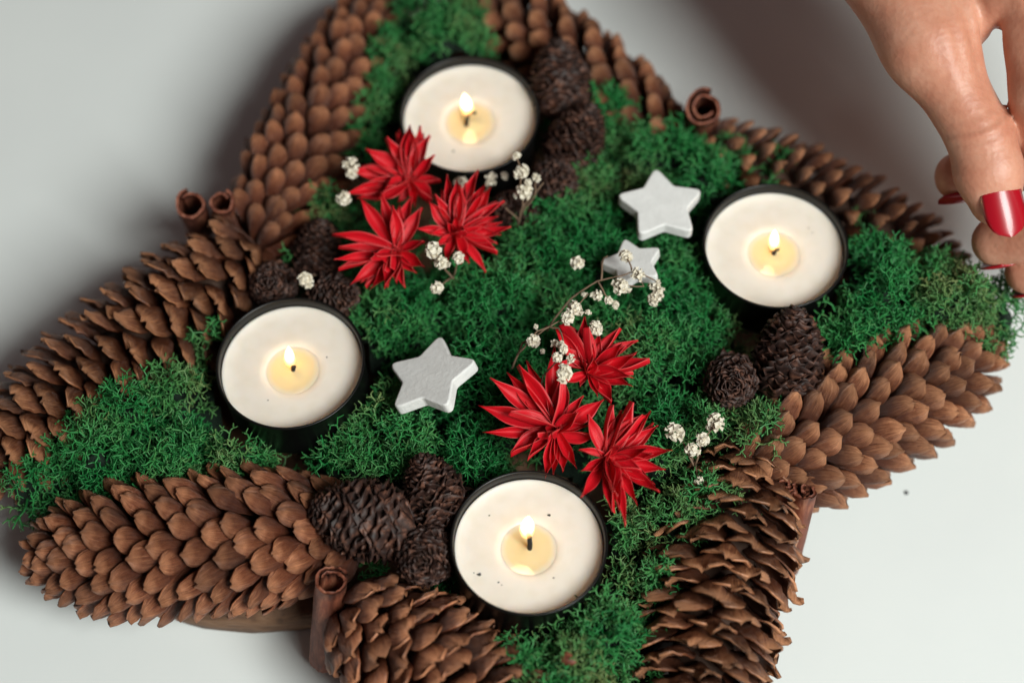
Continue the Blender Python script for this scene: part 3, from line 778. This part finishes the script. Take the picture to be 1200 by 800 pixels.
def sprigs(label, stems, blossoms, seed):
    """stems: list of pixel polylines (u,v,z); blossoms: (u,v,z,size)"""
    r = np.random.default_rng(seed); root = empty('dried_flower_sprig', at(*stems[0][0])); O = at(*stems[0][0])
    tag(root, label, 'dried flowers', 'dried white flower sprigs')
    for s in stems:
        P_ = [at(*p)-O for p in s]
        # rounded path
        Q = []
        for i in range(len(P_)-1):
            for t in (0, .33, .66): Q.append(P_[i]*(1-t)+P_[i+1]*t + (r.normal(0, .18, 3)))
        Q.append(P_[-1])
        link('stem', raw_mesh('stem', *tube(Q, list(np.linspace(.30, .17, len(Q))), 6), M_stem), root)
    for (u, v, z, s) in blossoms:
        d = unit(TOCAM+r.normal(0, .35, 3)); X, Y, Z = frame(d, r.normal(0, 1, 3))
        link('blossom', BL[int(r.integers(4))], root, mat4((X, Y, Z), at(u, v, z)-O, s*.86))
sprigs('two white dried blossoms left of the upper red flowers', [[(425,215,40),(412,205,46),(410,196,51)],[(425,222,40),(403,231,48)]], [(410,195,52,1.0),(403,231,50,1.0),(413,203,49,.6)], 1)
sprigs('single white dried blossom between the dark cones above the left candle', [[(372,322,38),(358,328,45)]], [(358,328,46,1.0)], 2)
sprigs('four white dried blossoms on the moss under the upper red flowers', [[(530,325,44),(519,310,50),(508,293,55)],[(530,325,44),(538,303,53)],[(530,325,44),(511,338,50)]], [(508,293,56,1.15),(518,308,55,.85),(538,303,54,.85),(511,338,51,.9)], 3)
sprigs('white dried blossoms directly under the rim of the top candle', [[(560,240,40),(541,216,45)],[(560,240,40),(575,210,46)]], [(541,215,46,1.1),(575,210,47,.75),(554,232,44,.6)], 4)
sprigs('upright sprig of white dried blossoms at lower right of the top candle', [[(607,266,42),(612,240,50),(611,200,58),(605,184,62)],[(610,252,45),(628,228,52),(629,208,55)],[(609,258,44),(592,243,50)],[(612,244,48),(637,214,54)]], [(605,183,62,.6),(611,201,58,.95),(613,225,54,1.0),(629,208,55,.5),(618,214,56,.55),(591,206,50,.5)], 5)
sprigs('dried sprig with blossoms draped over the smallest star', [[(640,388,46),(668,350,52),(700,330,56),(745,318,58),(770,330,55)],[(705,328,56),(706,302,55),(712,300,56)],[(742,318,58),(733,300,58)],[(745,318,58),(755,335,56),(728,335,56)],[(770,330,55),(768,350,52)],[(700,330,56),(715,353,54)]], [(678,308,52,.95),(733,300,58,.8),(728,336,57,1.0),(747,322,58,.75),(769,338,54,.85),(767,350,53,.9),(714,352,54,.6),(721,357,53,.5),(773,345,54,.6),(699,346,55,.65),(685,345,54,.4)], 6)
sprigs('drooping dried sprig with blossoms over the lower red flowers', [[(600,432,46),(613,402,52),(640,384,58),(672,365,60),(690,344,57)],[(613,402,52),(624,399,54)],[(640,384,58),(655,385,60),(662,405,62),(657,428,62)],[(606,416,50),(630,388,58),(668,372,60)],[(632,462,50),(638,440,54),(656,420,60)]], [(624,400,56,.9),(674,362,61,.9),(665,373,61,.85),(698,384,56,.85),(660,409,63,.65),(652,418,63,.7),(661,437,63,1.05),(657,403,62,.55),(668,420,62,.5),(649,402,60,.4),(636,411,57,.35),(628,383,57,.3),(689,366,59,.4)], 7)
sprigs('white dried blossoms on the moss above the lower right spruce cones', [[(815,545,42),(800,520,46),(790,508,49)],[(815,545,42),(822,517,49),(838,496,51)],[(812,540,42),(811,528,48)],[(815,545,42),(819,562,45)]], [(790,507,50,1.0),(838,495,52,.95),(823,516,50,.9),(811,527,49,.9),(832,500,50,.5),(819,562,46,.45)], 8)

# ------------------------------------------------------------------ hand (one continuous surface)
def rcone(P_, a, b2, r1, r2):
    a = np.asarray(a, float); b2 = np.asarray(b2, float); ab = b2-a
    t = np.clip(((P_-a)@ab)/np.dot(ab, ab), 0, 1)
    return np.linalg.norm(P_-(a+t[..., None]*ab), axis=-1)-(r1+(r2-r1)*t)
def smin(a, b2, k):
    h = np.maximum(k-np.abs(a-b2), 0)/k
    return np.minimum(a, b2)-h*h*k*.25
def surface_nets(f, lo, h):
    nx, ny, nz = f.shape
    s = f < 0
    c = np.zeros((nx-1, ny-1, nz-1), int)
    for dx in (0, 1):
        for dy in (0, 1):
            for dz in (0, 1): c += s[dx:nx-1+dx, dy:ny-1+dy, dz:nz-1+dz]
    act = (c > 0) & (c < 8)
    ids = -np.ones(act.shape, int); ijk = np.argwhere(act); ids[act] = np.arange(len(ijk))
    acc = np.zeros((len(ijk), 3)); cnt = np.zeros(len(ijk))
    corners = [(dx, dy, dz) for dx in (0, 1) for dy in (0, 1) for dz in (0, 1)]
    for a in corners:
        for ax in range(3):
            if a[ax]: continue
            b2 = list(a); b2[ax] = 1
            fa = f[ijk[:, 0]+a[0], ijk[:, 1]+a[1], ijk[:, 2]+a[2]]; fb = f[ijk[:, 0]+b2[0], ijk[:, 1]+b2[1], ijk[:, 2]+b2[2]]
            x = (fa < 0) != (fb < 0)
            t = np.where(x, fa/np.where(x, fa-fb, 1), 0)
            p = np.tile(np.array(a, float), (len(ijk), 1)); p[:, ax] += t
            acc[x] += p[x]; cnt[x] += 1
    V = lo+(ijk+acc/cnt[:, None])*h
    Q = []
    for ax in range(3):
        sl0 = [slice(None)]*3; sl1 = [slice(None)]*3; sl0[ax] = slice(0, -1); sl1[ax] = slice(1, None)
        s0 = s[tuple(sl0)]; s1 = s[tuple(sl1)]
        E = np.argwhere(s0 != s1)
        o1, o2 = [(1, 2), (2, 0), (0, 1)][ax]
        E = E[(E[:, o1] > 0) & (E[:, o2] > 0) & (E[:, o1] < f.shape[o1]-1) & (E[:, o2] < f.shape[o2]-1)]
        def cid(d1, d2):
            e = E.copy(); e[:, o1] -= d1; e[:, o2] -= d2; return ids[e[:, 0], e[:, 1], e[:, 2]]
        q = np.stack([cid(1, 1), cid(0, 1), cid(0, 0), cid(1, 0)], -1)
        inside = s0[tuple(E.T)]
        q[~inside] = q[~inside][:, ::-1]
        Q.append(q)
    return V, np.concatenate(Q)

tip_c, ip, mcp, cmc = at(1166, 235, 76), at(1150, 162, 84), at(1087, 50, 94), at(1010, -95, 100)
wrist, elbow = at(1085, -225, 104), at(1130, -560, 150)
k1, k2, k3, k4 = at(1205, -50, 110), at(1290, -30, 112), at(1345, -5, 106), at(1390, 30, 98)     # knuckles
fing = [
    [k1, at(1224, 105, 96), at(1218, 185, 72), at(1124, 207, 62)],
    [k2, at(1300, 150, 100), at(1262, 262, 72), at(1168, 283, 56)],
    [k3, at(1350, 180, 90), at(1300, 300, 64), at(1205, 318, 50)],
    [k4, at(1392, 190, 80), at(1350, 290, 58), at(1270, 322, 46)],
]
pr = []
pr.append(([(ip+(tip_c-ip)*.0), tip_c], [9.3, 7.4]))
pr.append(([mcp, ip], [10.2, 9.0]))
pr.append(([cmc, mcp], [14.0, 11.0]))
allp = np.array([tip_c, wrist, k4, fing[3][3], fing[2][2], at(960, 0, 60), at(1420, 250, 110)])
lo = np.array([at(960, 100, 80)[0]-12, fing[3][3][1]-16, 30.0]); hi = np.array([k4[0]+22, elbow[1]*0+wrist[1]+70, 140.0])
h = 1.0
nxyz = np.ceil((hi-lo)/h).astype(int)
G = np.stack(np.meshgrid(*[lo[i]+h*np.arange(nxyz[i]) for i in range(3)], indexing='ij'), -1)
D = rcone(G, mcp, ip, 9.6, 8.5)
D = smin(D, rcone(G, ip, ip+(tip_c-ip)*.55, 8.5, 8.5), 2)
D = smin(D, rcone(G, ip+(tip_c-ip)*.55, tip_c, 8.5, 6.6), 3)
D = smin(D, rcone(G, cmc, mcp, 14.5, 11.5), 8)
D = smin(D, rcone(G, wrist, cmc, 17, 14), 12)
D = smin(D, rcone(G, wrist+np.array([16, 0, 2]), wrist+(elbow-wrist)*.45+np.array([14, 0, 0]), 18, 20), 12)
D = smin(D, rcone(G, wrist, wrist+(elbow-wrist)*.45, 17, 19), 12)
palm = None
for kk, rr in ((k1, 10.5), (k2, 11), (k3, 10.5), (k4, 9.5)):
    d_ = rcone(G, wrist+np.array([10, 0, 0]), kk, 15, rr); palm = d_ if palm is None else smin(palm, d_, 14)
web = rcone(G, mcp*.45+cmc*.55, k1*.85+wrist*.15, 9.5, 9.0)                  # skin web between thumb and index
web = smin(web, rcone(G, mcp*.86+cmc*.14+np.array([4, 0, -3]), k1*.93+wrist*.07+np.array([0, -9, -6]), 6.5, 6.5), 8)
palm = smin(palm, web, 10)
fr = [(9.2, 8.4, 7.8, 6.6), (9.4, 8.6, 7.9, 6.7), (9.0, 8.2, 7.4, 6.3), (8.0, 7.2, 6.6, 5.6)]
fd = None
for js, rs in zip(fing, fr):
    d_ = None
    for i in range(3):
        e = rcone(G, js[i], js[i+1], rs[i], rs[i+1]); d_ = e if d_ is None else smin(d_, e, 3)
    palm = smin(palm, rcone(G, js[0], js[0]*.7+js[1]*.3, rs[0], rs[0]*.97), 6)
    fd = d_ if fd is None else np.minimum(fd, d_)
D = smin(smin(D, palm, 5.5), fd, 1.0)
V, Q = surface_nets(D, lo, h)
# skin folds across the thumb joint and along the web
ax_t = unit(tip_c-mcp)
tdir = unit(TOCAM-np.dot(TOCAM, ax_t)*ax_t)
me = raw_mesh('hand', V, Q, M_skin)
nv = len(me.vertices); NR = np.zeros(nv*3, np.float32); me.vertices.foreach_get('normal', NR); NR = NR.reshape(-1, 3)
tt = (V-ip)@ax_t; lat = np.linalg.norm((V-ip)-tt[:, None]*ax_t, axis=1)
near = (lat < 13)*np.clip(NR@tdir, 0, 1)
side = (V-ip)@np.cross(ax_t, tdir)
tw = tt + .06*side**2*.5
dsp = near*(.42*np.exp(-(tw/4.2)**2)*np.cos(2*math.pi*tw/3.1+.5) + .35*np.exp(-((tt)/7)**2))
# soft tendon and vein relief over the back of the hand
dsp += .35*np.sin(V[:, 0]*.31+V[:, 1]*.11)*np.sin(V[:, 1]*.17+1.0)*np.clip(NR[:, 2], 0, 1)
wc = mcp*.3+k1*.7
wd_ = np.exp(-(np.linalg.norm(V-at(1148, 38, 98), axis=1)/11)**2)
dsp += -.75*wd_*np.cos((V[:, 0]-at(1148, 38, 98)[0]+.35*(V[:, 1]-at(1148, 38, 98)[1]))*2*math.pi/5.2)
V2 = V+NR*dsp[:, None]
me.vertices.foreach_set('co', (V2*MM).astype(np.float32).ravel()); me.update()
hand = link('person_hand', me)
tag(hand, 'hand with red nail polish reaching in at the upper right corner', 'hand')
sm = hand.modifiers.new('smooth', 'SMOOTH'); sm.factor = .5; sm.iterations = 3

def nail(root_p, tip_p, nrm, r_f, length, width_deg, back, lift=0.35):
    d = unit(tip_p-root_p); n_ = unit(nrm-np.dot(nrm, d)*d); s = np.cross(d, n_)
    nu, nv_ = 14, 10; V = []; F = []
    for layer in (0, 1):
        for i in range(nu+1):
            u = i/nu
            wdt = math.radians(width_deg)*(1-.0*u)
            end = 1.0
            if u > .42: wdt *= math.sqrt(max(.0, 1-((u-.42)/.582)**2.8))
            if u < .16: wdt *= .80+.20*math.sqrt(1-((.16-u)/.16)**2)
            for j in range(nv_+1):
                q = -1+2*j/nv_; a = q*wdt
                cu = u + .28*(1-u)**3*(q*q-.35)
                rr = r_f+lift-layer*.5 + .35*math.sin(math.pi*u)
                drop = .9*u*u
                V.append(tip_p + d*(-back+length*cu) + (n_*(math.cos(a)*rr-drop) + s*math.sin(a)*rr))
    N = (nu+1)*(nv_+1); g = lambda i, j: i*(nv_+1)+j
    for i in range(nu):
        for j in range(nv_):
            F.append((g(i, j), g(i+1, j), g(i+1, j+1), g(i, j+1))); F.append((N+g(i, j), N+g(i, j+1), N+g(i+1, j+1), N+g(i+1, j)))
        F.append((g(i, 0), N+g(i, 0), N+g(i+1, 0), g(i+1, 0))); F.append((g(i, nv_), g(i+1, nv_), N+g(i+1, nv_), N+g(i, nv_)))
    for j in range(nv_):
        F.append((g(0, j), g(0, j+1), N+g(0, j+1), N+g(0, j)))
    link('nail', raw_mesh('nail', V, F, M_nail), hand)
nail(ip, tip_c, TOCAM+np.array([.12, -.1, 0]), 7.1, 16.0, 46, 6.2)
for js, rr, nz in zip(fing, (6.6, 6.7, 6.3, 5.6), (-.75, -3, -3, -3)):
    nail(js[2], js[3], np.array([0, -1, nz]), rr, 11.0, 54, 4.0)

# ------------------------------------------------------------------ loose bits
V, F = lathe([(0.01, .5), (.5, .4), (.7, 0)], 7)
tag(link('crumb', raw_mesh('crumb', V, F, M_speck), loc=at(1062, 577, 0.05)), 'tiny dark crumb lying on the white table at lower right', 'crumb')
V, F = lathe([(0.01, 0), (1.2, .6), (1.7, 2.0), (1.5, 3.4), (.7, 4.6), (0.01, 5.0)], 10)
sd = link('seed_pod', raw_mesh('seed_pod', [(x*(1+.12*math.sin(3*z+y)), y*(1+.1*math.sin(4*x)), z) for x, y, z in V], F, M_cinn), loc=at(655, 768, 45))
sd.rotation_euler = (1.2, .5, .9)
tag(sd, 'small reddish-brown seed pod lying in the moss at the bottom edge', 'seed pod')
